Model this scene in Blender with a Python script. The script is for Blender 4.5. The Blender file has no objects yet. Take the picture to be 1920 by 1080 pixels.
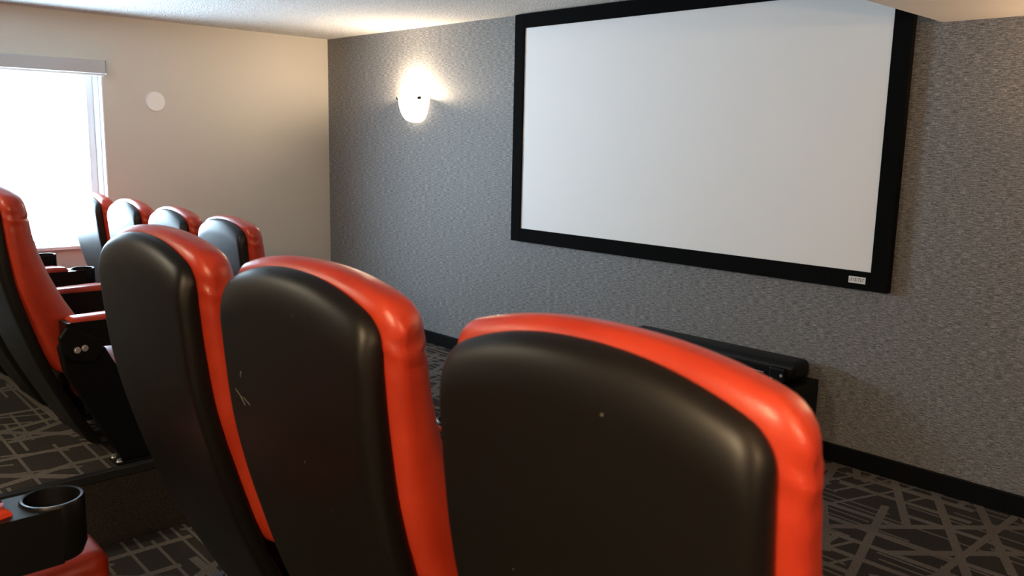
import bpy, bmesh, math, random
from mathutils import Vector, Matrix
random.seed(7)
scene = bpy.context.scene
COL = scene.collection
PI = math.pi

# ------------------------------------------------------------------ camera
F_PX, PITCH, ROLL, YAW = 1607.5, -0.1710, 0.0219, 0.8065
CAM = Vector((6.7335, -4.1589, 1.6111))
fwd = Vector((-math.sin(YAW) * math.cos(PITCH), math.cos(YAW) * math.cos(PITCH), math.sin(PITCH)))
rgt = Vector((math.cos(YAW), math.sin(YAW), 0))
upv = rgt.cross(fwd)
r2 = rgt * math.cos(ROLL) + upv * math.sin(ROLL)
u2 = -rgt * math.sin(ROLL) + upv * math.cos(ROLL)
cd = bpy.data.cameras.new('camera')
cam = bpy.data.objects.new('camera', cd)
COL.objects.link(cam)
cd.sensor_width = 36.0
cd.lens = F_PX / 1920.0 * 36.0
cd.clip_start = 0.02
cd.dof.use_dof = True
cd.dof.focus_distance = 3.4
cd.dof.aperture_fstop = 6.3
m = Matrix.Identity(4)
for i in range(3):
    m[i][0] = r2[i]; m[i][1] = u2[i]; m[i][2] = -fwd[i]; m[i][3] = CAM[i]
cam.matrix_world = m
scene.camera = cam

# ------------------------------------------------------------------ world, exposure
SKY = 31.0
w = bpy.data.worlds.new('overcast_sky')
scene.world = w
w.use_nodes = True
bg = w.node_tree.nodes['Background']
bg.inputs[0].default_value = (0.60, 0.82, 1.0, 1)
bg.inputs[1].default_value = SKY
vs = scene.view_settings
vs.view_transform = 'Standard'
vs.look = 'None'
vs.exposure = 0.42
vs.gamma = 1.0
vs.use_curve_mapping = False

H = 2.44            # ceiling
SOF = 2.175         # soffit underside
SX = 5.16           # soffit edge
RX, BY = 7.7, -6.2  # right wall, back wall
WY0, WY1, WZ0, WZ1 = -3.40, -1.90, 0.77, 2.06   # window opening in the left wall

def portal():
    l = bpy.data.lights.new('window_portal', 'AREA')
    l.shape = 'RECTANGLE'
    l.size = WY1 - WY0
    l.size_y = WZ1 - WZ0
    l.cycles.is_portal = True
    o = bpy.data.objects.new('window_portal', l)
    COL.objects.link(o)
    o.location = (-0.17, (WY0 + WY1) / 2, (WZ0 + WZ1) / 2)
    o.rotation_euler = (0, -PI / 2, 0)   # faces +X
    return o
portal()

# ------------------------------------------------------------------ helpers
def obj(name, bm, mat, parent=None, smooth=False, angle=None):
    me = bpy.data.meshes.new(name)
    bmesh.ops.recalc_face_normals(bm, faces=bm.faces)
    bm.to_mesh(me); bm.free()
    me.materials.append(mat)
    if smooth:
        me.shade_smooth()
        if angle is not None:
            me.set_sharp_from_angle(angle=math.radians(angle))
    o = bpy.data.objects.new(name, me)
    COL.objects.link(o)
    o.parent = parent
    return o

def inst(name, me, parent=None, loc=(0, 0, 0)):
    o = bpy.data.objects.new(name, me)
    COL.objects.link(o)
    o.parent = parent
    o.location = loc
    return o

def mesh_of(o):
    me = o.data
    bpy.data.objects.remove(o)
    return me

def empty(name, loc, rz=0):
    o = bpy.data.objects.new(name, None)
    COL.objects.link(o)
    o.empty_display_size = 0.1
    o.location = loc
    o.rotation_euler = (0, 0, rz)
    return o

def tag(o, label=None, cat=None, group=None, kind=None):
    if label: o['label'] = label
    if cat: o['category'] = cat
    if group: o['group'] = group
    if kind: o['kind'] = kind
    return o

def box(bm, x0, x1, y0, y1, z0, z1, bev=0, seg=3):
    t = bmesh.new()
    bmesh.ops.create_cube(t, size=1)
    for v in t.verts:
        v.co = Vector(((x0 + x1) / 2 + v.co.x * (x1 - x0), (y0 + y1) / 2 + v.co.y * (y1 - y0), (z0 + z1) / 2 + v.co.z * (z1 - z0)))
    if bev:
        bmesh.ops.bevel(t, geom=list(t.edges), offset=bev, segments=seg, profile=0.5, affect='EDGES')
    me = bpy.data.meshes.new('t'); t.to_mesh(me); t.free()
    bm.from_mesh(me); bpy.data.meshes.remove(me)
    return bm

def cyl(bm, c, r, h, axis='Z', n=16, r2_=None):
    mt = {'Z': Matrix.Identity(4), 'X': Matrix.Rotation(PI / 2, 4, 'Y'), 'Y': Matrix.Rotation(-PI / 2, 4, 'X')}[axis]
    bmesh.ops.create_cone(bm, cap_ends=True, segments=n, radius1=r, radius2=r if r2_ is None else r2_, depth=h,
                          matrix=Matrix.Translation(Vector(c)) @ mt)
    return bm

def lathe(bm, prof, n=32, a0=0, a1=2 * PI, c=(0, 0, 0)):
    full = abs(a1 - a0 - 2 * PI) < 1e-6
    k = n if full else n + 1
    rows = []
    for r, z in prof:
        rows.append([bm.verts.new((c[0] + r * math.cos(a0 + (a1 - a0) * i / n), c[1] + r * math.sin(a0 + (a1 - a0) * i / n), c[2] + z)) for i in range(k)])
    for a, b in zip(rows[:-1], rows[1:]):
        for i in range(n):
            j = (i + 1) % k
            bm.faces.new((a[i], a[j], b[j], b[i]))
    return bm

def prism(bm, pts, lo, hi, plane='XY'):
    def P(a, b, h):
        return {'XY': (a, b, h), 'YZ': (h, a, b), 'XZ': (a, h, b)}[plane]
    lo_v = [bm.verts.new(P(a, b, lo)) for a, b in pts]
    hi_v = [bm.verts.new(P(a, b, hi)) for a, b in pts]
    bm.faces.new(lo_v); bm.faces.new(hi_v[::-1])
    n = len(pts)
    for i in range(n):
        bm.faces.new((lo_v[i], hi_v[i], hi_v[(i + 1) % n], lo_v[(i + 1) % n]))
    return bm

def interp(tab, z):
    # smooth (Catmull-Rom) interpolation of a table [(z, value)...] ascending in z
    if z <= tab[0][0]: return tab[0][1]
    if z >= tab[-1][0]: return tab[-1][1]
    for i in range(len(tab) - 1):
        if z <= tab[i + 1][0]:
            p1, p2 = tab[i], tab[i + 1]
            p0 = tab[i - 1] if i else p1
            p3 = tab[i + 2] if i + 2 < len(tab) else p2
            h = p2[0] - p1[0]
            m1 = (p2[1] - p0[1]) / max(1e-6, p2[0] - p0[0]) * h
            m2 = (p3[1] - p1[1]) / max(1e-6, p3[0] - p1[0]) * h
            t = (z - p1[0]) / h
            return ((2 * t**3 - 3 * t * t + 1) * p1[1] + (t**3 - 2 * t * t + t) * m1 + (-2 * t**3 + 3 * t * t) * p2[1] + (t**3 - t * t) * m2)

# ------------------------------------------------------------------ materials
def mat(name, base=(0.5, 0.5, 0.5), rough=0.5, metal=0.0, spec=0.5):
    mt = bpy.data.materials.new(name)
    mt.use_nodes = True
    b = mt.node_tree.nodes['Principled BSDF']
    b.inputs['Base Color'].default_value = (*base, 1)
    b.inputs['Roughness'].default_value = rough
    b.inputs['Metallic'].default_value = metal
    b.inputs['Specular IOR Level'].default_value = spec
    return mt

class NT:
    def __init__(s, mt):
        s.t = mt.node_tree; s.b = s.t.nodes['Principled BSDF']
    def n(s, typ, **kw):
        nd = s.t.nodes.new(typ)
        for k, v in kw.items(): setattr(nd, k, v)
        return nd
    def l(s, a, b): s.t.links.new(a, b)
    def val(s, sock, v):
        if isinstance(v, (int, float)): sock.default_value = v
        else: s.l(v, sock)
    def math(s, op, a, b=None, c=None):
        nd = s.n('ShaderNodeMath', operation=op)
        s.val(nd.inputs[0], a)
        if b is not None: s.val(nd.inputs[1], b)
        if c is not None: s.val(nd.inputs[2], c)
        return nd.outputs[0]
    def pos(s): return s.n('ShaderNodeNewGeometry').outputs['Position']
    def objco(s): return s.n('ShaderNodeTexCoord').outputs['Object']
    def mapping(s, vec, scale=(1, 1, 1), rot=(0, 0, 0), loc=(0, 0, 0)):
        nd = s.n('ShaderNodeMapping')
        nd.inputs['Scale'].default_value = scale; nd.inputs['Rotation'].default_value = rot; nd.inputs['Location'].default_value = loc
        s.l(vec, nd.inputs['Vector']); return nd.outputs[0]
    def noise(s, vec, scale=1, detail=2, rough=0.5):
        nd = s.n('ShaderNodeTexNoise')
        s.l(vec, nd.inputs['Vector']); nd.inputs['Scale'].default_value = scale; nd.inputs['Detail'].default_value = detail
        nd.inputs['Roughness'].default_value = rough
        return nd.outputs[0]
    def ramp(s, fac, stops):
        nd = s.n('ShaderNodeValToRGB')
        el = nd.color_ramp.elements
        while len(el) < len(stops): el.new(0.5)
        for e, (p, c) in zip(el, stops):
            e.position = p; e.color = (*c, 1) if len(c) == 3 else c
        s.l(fac, nd.inputs[0]); return nd.outputs[0]
    def mix(s, fac, a, b):
        nd = s.n('ShaderNodeMix', data_type='RGBA')
        s.val(nd.inputs[0], fac)
        for sock, v in ((nd.inputs[6], a), (nd.inputs[7], b)):
            if isinstance(v, tuple): sock.default_value = (*v, 1)
            else: s.l(v, sock)
        return nd.outputs[2]
    def bump(s, h, strength=0.3, dist=0.01):
        nd = s.n('ShaderNodeBump')
        nd.inputs['Strength'].default_value = strength; nd.inputs['Distance'].default_value = dist
        s.l(h, nd.inputs['Height']); s.l(nd.outputs[0], s.b.inputs['Normal'])

def make_carpet():
    mt = mat('carpet_lines', rough=0.95, spec=0.1)
    n = NT(mt)
    P0 = n.pos()
    sp0 = n.n('ShaderNodeSeparateXYZ'); n.l(P0, sp0.inputs[0])
    cb0 = n.n('ShaderNodeCombineXYZ'); n.l(n.math('ADD', sp0.outputs[0], sp0.outputs[2]), cb0.inputs[0]); n.l(sp0.outputs[1], cb0.inputs[1])
    P = cb0.outputs[0]
    layers = [  # angle, spacing, line width fraction, segment length, keep threshold
        (2, 0.050, 0.26, 0.42, 0.46), (0, 0.140, 0.24, 0.60, 0.55), (62, 0.170, 0.22, 0.50, 0.50), (-48, 0.240, 0.17, 0.70, 0.48),
        (92, 0.210, 0.15, 0.35, 0.60), (76, 0.300, 0.12, 0.80, 0.50), (-70, 0.110, 0.16, 0.30, 0.70)]
    tot = None
    for k, (ang, sp, wd, L, th) in enumerate(layers):
        v = n.mapping(P, rot=(0, 0, math.radians(ang)), loc=(13.7 * k, 5.3 * k, 0))
        sx = n.n('ShaderNodeSeparateXYZ'); n.l(v, sx.inputs[0])
        yy = n.math('DIVIDE', sx.outputs[1], sp)
        row = n.math('FLOOR', yy)
        fr = n.math('FRACT', yy)
        wn = n.n('ShaderNodeTexWhiteNoise', noise_dimensions='1D'); n.l(row, wn.inputs['W'])
        xx = n.math('ADD', n.math('DIVIDE', sx.outputs[0], L), n.math('MULTIPLY', wn.outputs[0], 17.0))
        seg = n.math('FLOOR', xx)
        cb = n.n('ShaderNodeCombineXYZ'); n.l(row, cb.inputs[0]); n.l(seg, cb.inputs[1]); cb.inputs[2].default_value = k * 3.1
        w2 = n.n('ShaderNodeTexWhiteNoise', noise_dimensions='3D'); n.l(cb.outputs[0], w2.inputs['Vector'])
        on = n.math('GREATER_THAN', w2.outputs[0], th)
        ln = n.math('MULTIPLY', n.math('LESS_THAN', fr, wd), on)
        tot = ln if tot is None else n.math('MAXIMUM', tot, ln)
    pile = n.noise(P, 210, 3, 0.85)
    pile2 = n.noise(P, 3.0, 2, 0.5)
    dark = n.ramp(pile, [(0.30, (0.004, 0.0035, 0.0035)), (0.72, (0.085, 0.074, 0.067))])
    light = n.ramp(pile, [(0.30, (0.045, 0.038, 0.032)), (0.72, (0.33, 0.29, 0.25))])
    fac = n.math('MULTIPLY', tot, n.math('ADD', n.math('MULTIPLY', pile2, 0.7), 0.45))
    c = n.mix(fac, dark, light)
    n.l(c, n.b.inputs['Base Color'])
    n.bump(pile, 0.9, 0.008)
    return mt

def make_wallpaper():
    mt = mat('grey_streaked_wallpaper', rough=0.60, spec=0.45)
    n = NT(mt)
    P = n.pos()
    a = n.noise(n.mapping(P, scale=(26, 26, 250)), 1, 3, 0.65)
    b = n.noise(n.mapping(P, scale=(90, 90, 480)), 1, 2, 0.6)
    s = n.math('ADD', n.math('MULTIPLY', a, 0.55), n.math('MULTIPLY', b, 0.45))
    c = n.ramp(s, [(0.36, (0.030, 0.029, 0.028)), (0.50, (0.170, 0.166, 0.162)), (0.64, (0.42, 0.41, 0.40))])
    n.l(c, n.b.inputs['Base Color'])
    n.bump(s, 0.12, 0.002)
    return mt

def make_paint(name, col, bump=0.05):
    mt = mat(name, col, 0.6, spec=0.3)
    n = NT(mt)
    n.bump(n.noise(n.pos(), 160, 3, 0.6), bump, 0.002)
    return mt

def make_popcorn():
    mt = mat('popcorn_ceiling', (0.86, 0.855, 0.84), 0.9, spec=0.1)
    n = NT(mt)
    P = n.pos()
    v = n.n('ShaderNodeTexVoronoi'); n.l(P, v.inputs['Vector']); v.inputs['Scale'].default_value = 85
    h = n.math('ADD', n.math('MULTIPLY', n.noise(P, 70, 3, 0.75), 1.4), n.math('MULTIPLY', v.outputs['Distance'], -0.6))
    n.l(n.ramp(h, [(0.25, (0.72, 0.715, 0.70)), (0.5, (0.90, 0.895, 0.88)), (0.75, (0.95, 0.945, 0.93))]), n.b.inputs['Base Color'])  # shade of the relief put into the colour: pits darker, bumps lighter
    n.bump(h, 1.0, 0.02)
    return mt

def make_leather():
    mt = mat('red_leather', (0.47, 0.034, 0.012), 0.36, spec=0.5)
    n = NT(mt)
    O = n.objco()
    v = n.n('ShaderNodeTexVoronoi'); n.l(O, v.inputs['Vector']); v.inputs['Scale'].default_value = 330
    soft = n.noise(O, 9, 3, 0.55)
    c = n.ramp(soft, [(0.3, (0.37, 0.026, 0.009)), (0.7, (0.46, 0.040, 0.014))])
    n.l(c, n.b.inputs['Base Color'])
    h = n.math('ADD', n.math('MULTIPLY', v.outputs['Distance'], 0.10), n.math('MULTIPLY', soft, 1.0))
    n.bump(h, 0.35, 0.006)
    r = n.math('ADD', n.math('MULTIPLY', n.noise(O, 30, 2), 0.12), 0.31)
    n.l(r, n.b.inputs['Roughness'])
    return mt

def make_shell():
    mt = mat('black_textured_plastic', (0.0045, 0.0038, 0.0034), 0.5, spec=0.30)
    n = NT(mt)
    O = n.objco()
    n.bump(n.noise(O, 520, 2, 0.6), 0.10, 0.001)
    n.l(n.math('ADD', n.math('MULTIPLY', n.noise(O, 6, 3), 0.10), 0.38), n.b.inputs['Roughness'])
    v = n.n('ShaderNodeTexVoronoi'); n.l(O, v.inputs['Vector']); v.inputs['Scale'].default_value = 13
    dust = n.math('LESS_THAN', v.outputs['Distance'], 0.028)
    n.l(n.mix(dust, (0.0045, 0.0038, 0.0034), (0.10, 0.09, 0.075)), n.b.inputs['Base Color'])
    return mt

M = dict(
    carpet=make_carpet(), paper=make_wallpaper(), paint=make_paint('taupe_paint', (0.57, 0.535, 0.475)),
    dark=make_paint('charcoal_paint', (0.10, 0.095, 0.09)), popcorn=make_popcorn(), soffit=make_paint('soffit_paint', (0.80, 0.76, 0.70), 0.12),
    leather=make_leather(), shell=make_shell(),
    black=mat('satin_black_metal', (0.003, 0.003, 0.0033), 0.5, spec=0.16),
    arm=mat('black_moulded_arm', (0.003, 0.003, 0.0033), 0.38, spec=0.24),
    velvet=mat('black_velvet', (0.004, 0.004, 0.004), 0.95, spec=0.08),
    screen=mat('projection_fabric', (0.92, 0.915, 0.90), 0.7, spec=0.2),
    base=mat('black_baseboard_paint', (0.004, 0.004, 0.004), 0.5, spec=0.15),
    white=mat('white_vinyl', (0.78, 0.79, 0.80), 0.4),
    plate=mat('white_plastic', (0.80, 0.79, 0.76), 0.4),
    cassette=mat('blind_cassette_grey', (0.42, 0.41, 0.41), 0.45),
    chrome=mat('zinc_steel', (0.80, 0.80, 0.80), 0.35, 0.85),
    rubber=mat('black_rubber_nosing', (0.006, 0.006, 0.006), 0.55),
    cabinet=mat('black_lacquer', (0.003, 0.003, 0.0035), 0.42, spec=0.25),
    scuff=mat('pale_scuff', (0.13, 0.12, 0.11), 0.7),
    print=mat('dark_print', (0.03, 0.03, 0.03), 0.6),
)

def make_glass():
    mt = bpy.data.materials.new('window_glass'); mt.use_nodes = True
    t = mt.node_tree; t.nodes.clear()
    out = t.nodes.new('ShaderNodeOutputMaterial'); tr = t.nodes.new('ShaderNodeBsdfTransparent'); gl = t.nodes.new('ShaderNodeBsdfGlossy')
    gl.inputs['Roughness'].default_value = 0.02
    lw = t.nodes.new('ShaderNodeLayerWeight'); mx = t.nodes.new('ShaderNodeMixShader')
    pw = t.nodes.new('ShaderNodeMath'); pw.operation = 'POWER'; pw.inputs[1].default_value = 5.0
    fr = t.nodes.new('ShaderNodeMath'); fr.operation = 'MULTIPLY_ADD'; fr.inputs[1].default_value = 0.6; fr.inputs[2].default_value = 0.03
    t.links.new(lw.outputs['Facing'], pw.inputs[0]); t.links.new(pw.outputs[0], fr.inputs[0])
    t.links.new(fr.outputs[0], mx.inputs[0]); t.links.new(tr.outputs[0], mx.inputs[1]); t.links.new(gl.outputs[0], mx.inputs[2])
    t.links.new(mx.outputs[0], out.inputs[0])
    return mt
M['glass'] = make_glass()

def emit(name, col, st, base=(0.9, 0.88, 0.84)):
    mt = mat(name, base, 0.3)
    b = mt.node_tree.nodes['Principled BSDF']
    b.inputs['Emission Color'].default_value = (*col, 1); b.inputs['Emission Strength'].default_value = st
    return mt
M['bowl'] = emit('lit_frosted_glass', (1.0, 0.80, 0.56), 5.0)
M['bulb'] = emit('lit_bulb', (1.0, 0.82, 0.58), 30.0)

def simple(name, args, mt, parent=None, **k):
    bm = bmesh.new()
    for a in (args if isinstance(args[0], (tuple, list)) else [args]):
        box(bm, *a)
    return obj(name, bm, mt, parent, **k)

# ------------------------------------------------------------------ room shell
T = 0.16
tag(simple('floor', (-T, RX + T, BY - T, T, -0.12, 0.0), M['carpet']), kind='structure')
tag(simple('wall_front', (-T, RX + T, 0, T, 0, H + 0.1), M['paper']), kind='structure')
tag(simple('wall_left', [(-T, 0, BY, WY0, 0, H + 0.1), (-T, 0, WY1, 0, 0, H + 0.1), (-T, 0, WY0, WY1, 0, WZ0), (-T, 0, WY0, WY1, WZ1, H + 0.1)], M['paint']), kind='structure')
tag(simple('wall_right', (RX, RX + T, BY, 0, 0, H + 0.1), M['dark']), kind='structure')
tag(simple('wall_back', (-T, RX + T, BY - T, BY, 0, H + 0.1), M['dark']), kind='structure')
tag(simple('ceiling', (-T, SX, BY - T, T, H, H + 0.12), M['popcorn']), kind='structure')
tag(simple('ceiling_soffit', (SX, RX, BY, 0, SOF, H + 0.12), M['soffit']), kind='structure')

def baseboard(name, x0, x1, y0, y1):
    bm = bmesh.new()
    box(bm, x0, x1, y0, y1, 0, 0.098, 0.004, 2)
    return tag(obj(name, bm, M['base']), kind='structure')
baseboard('baseboard_front', 0.0, RX, -0.014, 0.0)
baseboard('baseboard_left', 0.0, 0.014, BY, -0.014)

# seat platforms (carpeted risers) with rubber nosing
PA, PB = 0.30, 0.10
LX, AX = 3.37, 4.40        # left platform edge, right platform edge: the aisle lies between
plat_l = tag(simple('floor_platform', (0.0, LX, -6.2, -2.30, 0, PA), M['carpet']), kind='structure')
plat_r = tag(simple('floor_platform', (AX, RX, -6.2, -2.30, 0, PA), M['carpet']), kind='structure')
plat_b = tag(simple('floor_platform', (0.0, LX, -2.30, -1.10, 0, PB), M['carpet']), kind='structure')
def nosing(parent, x0, x1, y0, y1, z, side):
    bm = bmesh.new()
    s = 1 if side == 'x+' else -1
    e = x1 if s > 0 else x0
    box(bm, min(e - s * 0.030, e + s * 0.006), max(e - s * 0.030, e + s * 0.006), y0, y1, z, z + 0.006, 0.002, 1)
    box(bm, min(e, e + s * 0.006), max(e, e + s * 0.006), y0, y1, z - 0.028, z + 0.004, 0.002, 1)
    o = obj('stair_nosing', bm, M['rubber'], parent)
    for y in (y0 + 0.31, y0 + 0.9, (y0 + y1) / 2, y1 - 0.47):
        b2 = bmesh.new(); cyl(b2, (e + s * 0.007, y, z - 0.012), 0.004, 0.004, 'X', 10)
        obj('screw', b2, M['chrome'], o)
M['riser'] = mat('plain_dark_carpet', rough=0.95, spec=0.1)
_n = NT(M['riser']); _p = _n.noise(_n.pos(), 260, 3, 0.8)
_n.l(_n.ramp(_p, [(0.30, (0.004, 0.0035, 0.003)), (0.72, (0.060, 0.050, 0.042))]), _n.b.inputs['Base Color']); _n.bump(_p, 0.6, 0.004)
simple('riser_face', (LX, LX + 0.004, -6.2, -2.30, 0.0, PA - 0.03), M['riser'], plat_l)
simple('riser_face', (AX - 0.004, AX, -6.2, -2.30, 0.0, PA - 0.03), M['riser'], plat_r)
nosing(plat_l, 0, LX, -6.2, -2.30, PA, 'x+')
nosing(plat_r, AX, RX, -6.2, -2.30, PA, 'x-')

# ------------------------------------------------------------------ window in the left wall
win = empty('window_1', (0, (WY0 + WY1) / 2, WZ0)); tag(win, kind='structure')
def wpart(name, boxes, mt, bev=0.0):
    bm = bmesh.new()
    for b in boxes: box(bm, *b, bev)
    o = obj(name, bm, mt, win)
    o.matrix_parent_inverse = Matrix.Translation(-Vector(win.location))
    return o
rv = 0.010
wpart('reveal', [(-T, 0.004, WY1 - rv, WY1, WZ0, WZ1), (-T, 0.004, WY0, WY0 + rv, WZ0, WZ1), (-T, 0.004, WY0 + rv, WY1 - rv, WZ1 - rv, WZ1)], M['white'])
wpart('sill', [(-T, 0.022, WY0 - 0.02, WY1 + 0.008, WZ0 - 0.018, WZ0 + 0.008)], M['white'], 0.004)
a0, a1, b0, b1 = WY0 + rv, WY1 - rv, WZ0 + 0.008, WZ1 - rv
wpart('frame', [(-0.115, -0.055, a1 - 0.035, a1, b0, b1), (-0.115, -0.055, a0, a0 + 0.035, b0, b1), (-0.115, -0.055, a0 + 0.035, a1 - 0.035, b0, b0 + 0.022), (-0.115, -0.055, a0 + 0.035, a1 - 0.035, b1 - 0.03, b1)], M['white'], 0.003)
c0, c1, d0, d1 = a0 + 0.037, a1 - 0.037, b0 + 0.024, b1 - 0.032
wpart('sash', [(-0.105, -0.068, c1 - 0.05, c1, d0, d1), (-0.105, -0.068, c0, c0 + 0.05, d0, d1), (-0.105, -0.068, c0 + 0.05, c1 - 0.05, d0, d0 + 0.022), (-0.105, -0.068, c0 + 0.05, c1 - 0.05, d1 - 0.045, d1)], M['white'], 0.004)
wpart('pane', [(-0.090, -0.084, c0 + 0.045, c1 - 0.045, d0 + 0.02, d1 - 0.04)], M['glass'])

bl = empty('roller_blind', (0.0, (WY0 + WY1) / 2, 2.015))
tag(bl, 'grey roller blind cassette fully rolled up along the top of the window', 'blind')
hw = (WY1 - WY0) / 2 + 0.005
bm = bmesh.new(); box(bm, 0.002, 0.075, -hw, hw, 0.004, 0.095, 0.006, 2); obj('cassette', bm, M['cassette'], bl)
for s in (-1, 1):
    bm = bmesh.new(); box(bm, 0.001, 0.077, min(s * hw, s * (hw + 0.006)), max(s * hw, s * (hw + 0.006)), 0.0, 0.098, 0.0015, 1); obj('end_cap', bm, M['cassette'], bl)
bm = bmesh.new(); box(bm, 0.025, 0.040, -hw + 0.004, hw - 0.004, -0.012, 0.006, 0.003, 2); obj('hem_bar', bm, M['white'], bl)

# round cover plate on the left wall
pl = empty('wall_plate', (0, -1.522, 1.839)); tag(pl, 'round white cover plate on the taupe wall right of the window', 'wall plate')
bm = bmesh.new(); cyl(bm, (0.006, 0, 0), 0.071, 0.012, 'X', 48, 0.068); obj('disc', bm, M['plate'], pl)
bm = bmesh.new(); lathe(bm, [(0.066, 0), (0.074, 0.004), (0.076, 0.0)], 48)
for v in bm.verts: v.co = Vector((v.co.z + 0.001, v.co.x, v.co.y))
obj('rim', bm, M['plate'], pl, smooth=True)

# wall socket on the front wall
so = empty('wall_socket', (2.285, 0, 0.30)); tag(so, 'white wall socket low on the grey wallpaper behind the chairs', 'wall socket')
bm = bmesh.new(); box(bm, -0.036, 0.036, -0.007, 0, -0.058, 0.058, 0.003, 2); obj('cover', bm, M['plate'], so)
for z in (-0.02, 0.02):
    bm = bmesh.new(); box(bm, -0.017, 0.017, -0.0095, -0.006, z - 0.014, z + 0.014, 0.004, 2); obj('outlet', bm, M['plate'], so)

# ------------------------------------------------------------------ projection screen
SXL, SXR, SZB, SZT, FR = 2.502, 4.957, 1.011, 2.345, 0.090
ps = empty('projection_screen', (SXL - FR, 0, SZB - FR)); tag(ps, 'large white projection screen in a wide black velvet frame on the front wall', 'projection screen')
def spart(name, b, mt, bev=0.003):
    bm = bmesh.new(); box(bm, *b, bev, 2); o = obj(name, bm, mt, ps); o.matrix_parent_inverse = Matrix.Translation(-Vector(ps.location)); return o
spart('screen_fabric', (SXL - 0.03, SXR + 0.03, -0.030, -0.022, SZB - 0.03, SZT + 0.03), M['screen'], 0)
ft = min(SZT + FR, H - 0.004)
spart('frame_side', (SXL - FR, SXL, -0.042, -0.002, SZB - FR, ft), M['velvet'])
spart('frame_side', (SXR, SXR + FR, -0.042, -0.002, SZB - FR, ft), M['velvet'])
spart('frame_rail', (SXL, SXR, -0.042, -0.002, SZT, ft), M['velvet'])
spart('frame_rail', (SXL, SXR, -0.042, -0.002, SZB - FR, SZB), M['velvet'])
bd = spart('badge', (SXR - 0.105, SXR - 0.020, -0.0445, -0.041, SZB - 0.060, SZB - 0.027), M['plate'], 0.001)
bm = bmesh.new()
x = SXR - 0.099
for k, wd in enumerate((0.004, 0.007, 0.006, 0.008, 0.005, 0.007, 0.008, 0.006)):
    box(bm, x, x + wd * 0.35, -0.0449, -0.0444, SZB - 0.050, SZB - 0.034)
    if k % 2: box(bm, x, x + wd, -0.0449, -0.0444, SZB - 0.037, SZB - 0.034)
    if k % 3 == 0: box(bm, x, x + wd, -0.0449, -0.0444, SZB - 0.050, SZB - 0.047)
    x += wd + 0.003
o = obj('badge_print', bm, M['print'], bd)

# ------------------------------------------------------------------ wall sconces (left of the screen real, the others added out of view)
def bowl_bm():
    bm = bmesh.new()
    R_, Hh, D = 0.165, 0.185, 0.125
    nu, nv = 28, 12
    rows = []
    for j in range(nv + 1):
        t = j / nv                       # 0 rim ... 1 bottom
        k = math.cos(t * PI / 2) ** 0.62
        z = -Hh * math.sin(t * PI / 2) ** 1.15 if t else 0
        rows.append([bm.verts.new((R_ * max(k, 0.02) * math.cos(PI * i / nu), -D * max(k, 0.02) * math.sin(PI * i / nu), z)) for i in range(nu + 1)])
    for a, b in zip(rows[:-1], rows[1:]):
        for i in range(nu): bm.faces.new((a[i], a[i + 1], b[i + 1], b[i]))
    return bm
def sconce(name, loc, rz, label, power, col):
    s = empty(name, loc, rz); tag(s, label, 'wall lamp')
    o = obj('glass_bowl', bowl_bm(), M['bowl'], s, smooth=True)
    sm = o.modifiers.new('solid', 'SOLIDIFY'); sm.thickness = 0.004
    bm = bmesh.new(); box(bm, -0.06, 0.06, -0.012, 0, -0.12, -0.01, 0.004, 2); obj('back_plate', bm, M['chrome'], s)
    for sx in (-1, 1):
        bm = bmesh.new(); box(bm, sx * 0.135 - 0.008, sx * 0.135 + 0.008, -0.092, -0.062, -0.014, 0.010, 0.003, 2); obj('clip', bm, M['black'], s)
    bm = bmesh.new(); bmesh.ops.create_uvsphere(bm, u_segments=16, v_segments=10, radius=0.028, matrix=Matrix.Translation((0, -0.06, -0.035))); obj('bulb', bm, M['bulb'], s, smooth=True)
    l = bpy.data.lights.new(name + '_light', 'POINT'); l.energy = power; l.color = col; l.shadow_soft_size = 0.035
    lo = bpy.data.objects.new(name + '_light', l); COL.objects.link(lo); lo.parent = s; lo.location = (0, -0.062, 0.02)
    return s
sconce('wall_sconce', (1.275, 0, 1.915), 0, 'lit frosted glass half bowl sconce on the grey wall left of the screen', 38, (1.0, 0.78, 0.54))
sconce('wall_sconce', (6.19, 0, 1.80), 0, 'added half bowl sconce, out of view on the front wall right of the screen', 24, (1.0, 0.64, 0.36))  # added out of view to brighten the soffit
sconce('wall_sconce', (RX, -3.7, 1.72), -PI / 2, 'added half bowl sconce, out of view on the right wall beside the camera', 52, (1.0, 0.62, 0.34))  # unseen extra lamp, warms the near chairs and the right of the wall
def added_dome_light(loc, label, st, col):
    t = empty('ceiling_light', loc); tag(t, label, 'added ceiling lamp')
    bm = bmesh.new(); lathe(bm, [(0.001, 0.0), (0.165, 0.0), (0.172, -0.012), (0.165, -0.028), (0.150, -0.028)], 40); obj('ring', bm, M['chrome'], t, smooth=True, angle=40)
    bm = bmesh.new(); lathe(bm, [(0.150 * math.cos(a), -0.026 - 0.075 * math.sin(a)) for a in [PI / 2 * k / 10 for k in range(10)]] + [(0.002, -0.101)], 40)
    obj('glass_dome', bm, emit('added_dome_glass', col, st), t, smooth=True)
    bm = bmesh.new(); cyl(bm, (0, 0, -0.107), 0.010, 0.014, 'Z', 12); obj('finial', bm, M['chrome'], t)
added_dome_light((3.0, -5.3, H), 'added dome lamp, out of view on the ceiling at the back of the room', 175, (1.0, 0.84, 0.60))  # added fill lamp behind the view, for the chair shells and rear wall
added_dome_light((6.6, -5.0, SOF), 'added dome lamp, out of view under the soffit behind the camera', 265, (1.0, 0.72, 0.42))  # added unseen lamp, lights the nearest chair from behind

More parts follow.
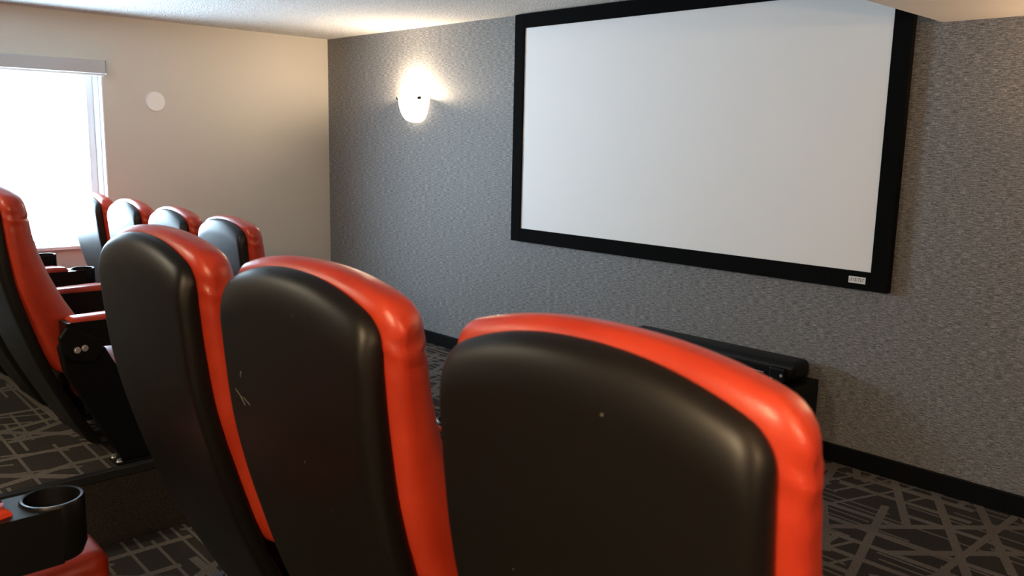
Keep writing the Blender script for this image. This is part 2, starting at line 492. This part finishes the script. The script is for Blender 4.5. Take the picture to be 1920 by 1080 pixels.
# ------------------------------------------------------------------ theatre chairs
SHELL = [(0.02, -0.085), (0.16, -0.165), (0.39, -0.275), (0.61, -0.350), (0.775, -0.390), (0.95, -0.409), (1.08, -0.419)]   # z -> y of the rear skin
RIM = [(0.02, -0.040), (0.16, -0.120), (0.39, -0.235), (0.60, -0.304), (0.73, -0.338), (0.85, -0.356), (0.95, -0.366), (1.08, -0.376)]   # z -> y of the shell's front rim
FRONT = [(0.36, -0.045), (0.46, -0.070), (0.58, -0.124), (0.66, -0.170), (0.78, -0.224), (0.90, -0.262), (1.01, -0.277), (1.06, -0.283), (1.11, -0.300)]
def grid_uv(nu, nv):
    us = [-math.cos(PI * i / nu) for i in range(nu + 1)]
    vs_ = [0.5 - 0.5 * math.cos(PI * j / nv) for j in range(nv + 1)]
    return us, vs_
def crown(x, W, S0, arch, r):
    z = S0 - arch * (abs(x) / W) ** 2.2
    d = abs(x) - (W - r)
    if d > 0: z -= r - math.sqrt(max(0, r * r - d * d))
    return z
def grid_faces(bm, rows, keep=None):
    for j in range(len(rows) - 1):
        for i in range(len(rows[0]) - 1):
            q = (rows[j][i], rows[j][i + 1], rows[j + 1][i + 1], rows[j + 1][i])
            bm.faces.new(q)

def shell_mesh():
    bm = bmesh.new()
    W, zb, nu, nv = 0.243, 0.05, 40, 60
    us, vv = grid_uv(nu, nv)
    for side in (0, 1):
        rows = []
        for v in vv:
            row = []
            for u in us:
                x0 = u * W
                zt = crown(x0, W, 1.090, 0.055, 0.034)
                z = zb + v * (zt - zb)
                taper = 1.0 - 0.16 * max(0, (0.45 - z) / 0.45) ** 1.6
                x = x0 * taper
                w = 2 * v - 1
                P = (max(0, 1 - abs(u) ** 44) * max(0, 1 - abs(w) ** 80)) ** 0.5
                yr, yb = interp(RIM, z), interp(SHELL, z)
                ym = yr - 0.008
                yb += 0.020 * max(0.0, (z - (zt - 0.070)) / 0.070) ** 2.0
                y = (ym + (yb - ym) * P) if side == 0 else (ym + (yr - ym) * P)
                if side == 0: y -= 0.006 * (1 - u * u) * P
                row.append(bm.verts.new((x, y, z)))
            rows.append(row)
        grid_faces(bm, rows)
    bmesh.ops.remove_doubles(bm, verts=bm.verts, dist=1e-5)
    return mesh_of(obj('back_shell', bm, M['shell'], smooth=True))

ZS = 0.985    # seam between headrest and back cushion
def cushion_meshes():
    W, zb = 0.264, 0.37
    nu = 44
    us = [-math.cos(PI * i / nu) for i in range(nu + 1)]
    lo = [0.5 - 0.5 * math.cos(PI * j / 36) for j in range(37)]
    hi = [math.sin(PI / 2 * j / 26) for j in range(27)]
    out = []
    def P_(u, w, a=9.0, c=0.45): return (max(0, 1 - abs(u) ** a) ** c) * (max(0, 1 - abs(w) ** 16) ** 0.45)
    def wr(z, u, zs):
        d = abs(z - zs)
        return 0.0013 * math.exp(-d / 0.026) * math.sin(u * 31 + z * 140) * (0.35 + abs(u) ** 3)
    for part in (0, 1):
        bm = bmesh.new()
        for side in (0, 1):
            rows = []
            for j, t in enumerate(lo if part == 0 else hi):
                row = []
                for u in us:
                    zt = crown(u * W, W, 1.104, 0.046, 0.044)
                    zs = min(ZS, zt - 0.034)
                    z = zb + t * (zs - zb) if part == 0 else zs + t * (zt - zs)
                    full = (z - zb) / (zt - zb)
                    w = 2 * full - 1
                    P = P_(u, w)
                    g = math.exp(-((z - zs) / 0.006) ** 2)
                    Wz = W * (1 - 0.005 * g) - 0.030 * max(0, (0.75 - z)) ** 1.2
                    x = u * Wz
                    yr = interp(RIM, z) - 0.008
                    yf = interp(FRONT, z)
                    ym = yr + 0.35 * (yf - yr)
                    if side == 0:
                        y = ym + (yf + 0.012 * (1 - u * u) - ym) * P - 0.004 * g * P
                    else:
                        y = ym + (yr - ym) * P
                    y += wr(z, u, zs) * (1 if side == 0 else 0.5)
                    x += wr(z, u + 0.3, zs) * u
                    row.append(bm.verts.new((x, y, z)))
                rows.append(row)
            grid_faces(bm, rows)
        bmesh.ops.remove_doubles(bm, verts=bm.verts, dist=1e-5)
        out.append(mesh_of(obj('back_cushion' if part == 0 else 'headrest', bm, M['leather'], smooth=True)))
    return out

def seat_mesh():
    bm = bmesh.new()
    t = bmesh.new(); bmesh.ops.create_cube(t, size=1)
    for v in t.verts: v.co = Vector((v.co.x * 0.475, 0.135 + v.co.y * 0.52, 0.305 + v.co.z * 0.14))
    bmesh.ops.subdivide_edges(t, edges=t.edges, cuts=3, use_grid_fill=True)
    bmesh.ops.bevel(t, geom=[e for e in t.edges if len(e.link_faces) == 2 and e.calc_face_angle(0) > 1], offset=0.036, segments=5, profile=0.55, affect='EDGES')
    for v in t.verts:
        if v.co.z > 0.34: v.co.z += 0.010 * (1 - (v.co.x / 0.24) ** 2)
        v.co.z += 0.09 * v.co.y
    me = bpy.data.meshes.new('t'); t.to_mesh(me); t.free(); bm.from_mesh(me)
    return mesh_of(obj('seat', bm, M['leather'], smooth=True, angle=50))
def pan_mesh():
    bm = bmesh.new(); box(bm, -0.23, 0.23, -0.13, 0.33, 0.185, 0.245, 0.015, 2)
    for v in bm.verts: v.co.z += 0.09 * v.co.y
    return mesh_of(obj('seat_pan', bm, M['black']))

AZ0, AZ1, CY, CR = 0.485, 0.598, 0.262, 0.058
def arm_mesh():
    bm = bmesh.new()
    pts = [(-0.044, -0.215), (0.044, -0.215), (0.048, -0.10), (CR, 0.17), (CR, CY)]
    for k in range(1, 16):
        a = -PI * k / 16
        pts.append(((CR - 0.005) * math.cos(a), CY + (CR - 0.005) * math.sin(a)))
    pts += [(-CR, CY), (-CR, 0.17), (-0.048, -0.10)]
    prism(bm, pts, AZ0, AZ1)
    for v in bm.verts:
        if v.co.z < 0.55 and v.co.y < 0.1: v.co.z += 0.03 * max(0, (-0.05 - v.co.y)) / 0.16
    return mesh_of(obj('armrest', bm, M['arm']))
def cup_mesh():
    bm = bmesh.new()
    lathe(bm, [(0.001, AZ0 + 0.012), (0.042, AZ0 + 0.012), (0.048, AZ0 + 0.025), (0.0495, AZ1), (0.0505, AZ1 + 0.005), (0.0550, AZ1 + 0.006), (CR, AZ1 + 0.001),
               (CR, AZ0 + 0.02), (CR - 0.008, AZ0), (0.001, AZ0)], 40, c=(0, CY, 0))
    return mesh_of(obj('cup_holder', bm, M['arm'], smooth=True, angle=40))
def pad_mesh():
    bm = bmesh.new()
    n = 14
    pts = [(-0.040, -0.195), (0.040, -0.195)]
    pts += [(0.047, 0.13), (0.034, 0.185), (0.0, 0.162), (-0.034, 0.185), (-0.047, 0.13)]
    prism(bm, pts, 0.590, 0.628)
    bmesh.ops.bevel(bm, geom=[e for e in bm.edges if all(v.co.z > 0.62 for v in e.verts)], offset=0.014, segments=4, profile=0.5, affect='EDGES')
    for v in bm.verts:
        if v.co.z > 0.6: v.co.z += -0.014 * max(0, (v.co.y - 0.02) / 0.165) ** 2 - 0.02 * max(0, (-0.08 - v.co.y) / 0.12) ** 2
    return mesh_of(obj('arm_pad', bm, M['leather'], smooth=True, angle=45))
def leg_mesh():
    bm = bmesh.new()
    prism(bm, [(-0.235, 0.50), (-0.205, 0.535), (-0.13, 0.50), (-0.075, 0.485), (-0.045, 0.42), (0.0, 0.34), (0.055, 0.22), (0.095, 0.12), (0.115, 0.03), (0.115, 0.008), (-0.035, 0.008), (-0.05, 0.06), (-0.12, 0.19), (-0.22, 0.40)], -0.030, 0.030, 'YZ')
    bmesh.ops.bevel(bm, geom=list(bm.edges), offset=0.006, segments=2, profile=0.5, affect='EDGES')
    return mesh_of(obj('leg', bm, M['black']))
def plate_mesh():
    bm = bmesh.new(); box(bm, -0.048, 0.048, -0.065, 0.150, 0.0, 0.010, 0.003, 2)
    return mesh_of(obj('foot_plate', bm, M['black']))
def bolt_mesh():
    bm = bmesh.new(); cyl(bm, (0, 0, 0.003), 0.013, 0.004, 'Z', 18); cyl(bm, (0, 0, 0.009), 0.009, 0.010, 'Z', 6)
    return mesh_of(obj('floor_bolt', bm, M['chrome']))
def abolt_mesh():
    bm = bmesh.new(); cyl(bm, (0.002, 0, 0), 0.0125, 0.006, 'X', 20); cyl(bm, (0.004, 0, 0), 0.0085, 0.006, 'X', 6)
    return mesh_of(obj('arm_bolt', bm, M['chrome']))
def bracket_mesh():
    bm = bmesh.new()
    prism(bm, [(-0.245, 0.545), (-0.215, 0.585), (-0.19, 0.575), (-0.10, 0.525), (-0.09, 0.47), (-0.13, 0.435), (-0.20, 0.45), (-0.235, 0.49)], 0.030, 0.052, 'YZ')
    bmesh.ops.bevel(bm, geom=list(bm.edges), offset=0.005, segments=2, profile=0.5, affect='EDGES')
    return mesh_of(obj('hinge_bracket', bm, M['black']))
me_shell = shell_mesh(); me_cush, me_head = cushion_meshes(); me_seat = seat_mesh(); me_pan = pan_mesh()
me_arm, me_cup, me_pad, me_leg, me_plate, me_bolt, me_abolt, me_brk = arm_mesh(), cup_mesh(), pad_mesh(), leg_mesh(), plate_mesh(), bolt_mesh(), abolt_mesh(), bracket_mesh()
PITCH_C = 0.65
def scratch(parent):
    for sx, sz, ln, an in ((-0.178, 0.834, 0.030, -25), (-0.150, 0.826, 0.026, -20), (-0.165, 0.822, 0.020, -35), (-0.160, 0.876, 0.012, 80)):
        bm = bmesh.new(); box(bm, -ln / 2, ln / 2, -0.0004, 0.0004, -0.0005, 0.0005)
        o = obj('scratch', bm, M['scuff'], parent)
        o.location = (sx, interp(SHELL, sz) - 0.0040, sz); o.rotation_euler = (math.radians(-12), math.radians(-an), 0)
def chair(x, y, z, label, group, left_arm=False):
    t = empty('theatre_chair', (x, y, z)); tag(t, label, 'chair', group)
    sh = inst('back_shell', me_shell, t)
    if 'scratches' in label: scratch(sh)
    inst('back_cushion', me_cush, t)
    inst('headrest', me_head, t)
    inst('seat', me_seat, t)
    inst('seat_pan', me_pan, t)
    for sx in ((-1, 1) if left_arm else (1,)):
        ax = sx * PITCH_C / 2
        a = inst('armrest', me_arm, t, (ax, 0, 0))
        inst('arm_pad', me_pad, a); inst('cup_holder', me_cup, a)
        lg = inst('leg', me_leg, t, (ax, 0, 0))
        inst('foot_plate', me_plate, lg)
        br = inst('hinge_bracket', me_brk, lg)
        for yy in (-0.185, -0.158):
            inst('arm_bolt', me_abolt, lg, (0.052, yy, 0.494 + (yy + 0.185) * 0.15))
        for yy in (-0.050, 0.135):
            for xx in (-0.030, 0.030):
                inst('floor_bolt', me_bolt, lg, (xx, yy, 0.008))
    return t

YA, YR, YB, YC = -2.98, -3.055, -1.86, -3.97
GA, GL, GB = 'near row of chairs right of the aisle', 'raised row of chairs left of the aisle', 'front row of chairs by the window'
for k, lab in enumerate(['nearest large red and black theatre chair, its back filling the foreground',
                         'middle of the three big chair backs, black shell with scratches, second nearest to us',
                         'aisle-side chair of the near row, third big black back, left of the other two']):
    chair(6.105 - 0.655 * k, YR, PA, lab, GA, left_arm=(k == 2))
for k, lab in enumerate(['red chair seen from its side at the left picture edge, beside the aisle',
                         'chair just beyond the aisle-side chair on the left platform, mostly hidden behind it',
                         'third chair from the aisle on the left platform, cup holder showing under the window',
                         'chair against the window wall on the left platform, hidden behind its neighbours']):
    chair(2.955 - 0.65 * k, YA, PA, lab, GL, left_arm=(k == 3))
for k, lab in enumerate(['front row chair farthest from the window, rightmost of the four small pale backs',
                         'front row chair second from the right among the four small pale backs',
                         'front row chair third from the right, whole rounded top against the taupe wall',
                         'front row chair nearest the window, leftmost of the four small pale backs']):
    chair(2.62 - 0.67 * k, YB, PB, lab, GB, left_arm=(k == 3))
chair(4.648, YC, PA, 'chair cut off at the bottom left corner, only cup holder arm and red seat showing', None)

# ------------------------------------------------------------------ black media furniture under the screen
mc = empty('media_console', (4.16, -0.30, 0)); tag(mc, 'low black media console against the wall below the screen', 'console')
simple('body', (-0.56, 0.57, 0.02, 0.28, 0.04, 0.42), M['cabinet'], mc)
simple('plinth', (-0.53, 0.54, 0.05, 0.265, 0.0, 0.04), M['cabinet'], mc)
for k in range(3):
    bm = bmesh.new(); box(bm, -0.555 + k * 0.376, -0.555 + k * 0.376 + 0.366, 0.004, 0.021, 0.055, 0.41, 0.003, 2); d = obj('door', bm, M['cabinet'], mc)
    bm = bmesh.new(); cyl(bm, (-0.555 + k * 0.376 + 0.33, 0.0, 0.33), 0.007, 0.016, 'Y', 12); obj('knob', bm, M['black'], d)
sb = empty('speaker_bar', (4.16, -0.30, 0.42)); tag(sb, 'long black speaker bar with rounded ends lying on the media console', 'speaker')
bm = bmesh.new(); box(bm, -0.55, 0.54, 0.06, 0.25, 0.010, 0.108, 0.034, 5); obj('case', bm, M['cabinet'], sb, smooth=True, angle=40)
for s_ in (-1, 1):
    bm = bmesh.new(); box(bm, s_ * 0.46 - 0.045, s_ * 0.46 + 0.045, 0.040, 0.20, 0.0, 0.080, 0.010, 2); b = obj('mounting_bracket', bm, M['black'], sb)
    for xx, zz in ((-0.028, 0.018), (0.028, 0.045)):
        bm = bmesh.new(); cyl(bm, (s_ * 0.46 + xx, 0.038, zz), 0.008, 0.006, 'Y', 12); obj('bolt', bm, M['chrome'], b)
bm = bmesh.new(); box(bm, -0.38, 0.38, 0.055, 0.064, 0.036, 0.040); obj('trim_strip', bm, M['chrome'], sb)
for x0, x1, zt, lab in ((2.86, 3.16, 0.470, 'black floor speaker peeking just above the nearest chair, beside the wall socket'), (3.37, 3.585, 0.497, 'black floor speaker peeking just above the nearest chair, beside the console')):
    hw_ = (x1 - x0) / 2
    t = empty('floor_speaker', ((x0 + x1) / 2, -0.16, 0)); tag(t, lab, 'speaker')
    bm = bmesh.new(); box(bm, -hw_, hw_, -0.10, 0.13, 0.02, zt, 0.006, 2); obj('case', bm, M['cabinet'], t)
    simple('base', (-hw_ + 0.01, hw_ - 0.01, -0.09, 0.12, 0, 0.02), M['black'], t)
    bm = bmesh.new(); box(bm, -hw_ + 0.012, hw_ - 0.012, -0.112, -0.10, 0.04, zt - 0.015, 0.004, 2); obj('grille', bm, M['velvet'], t)
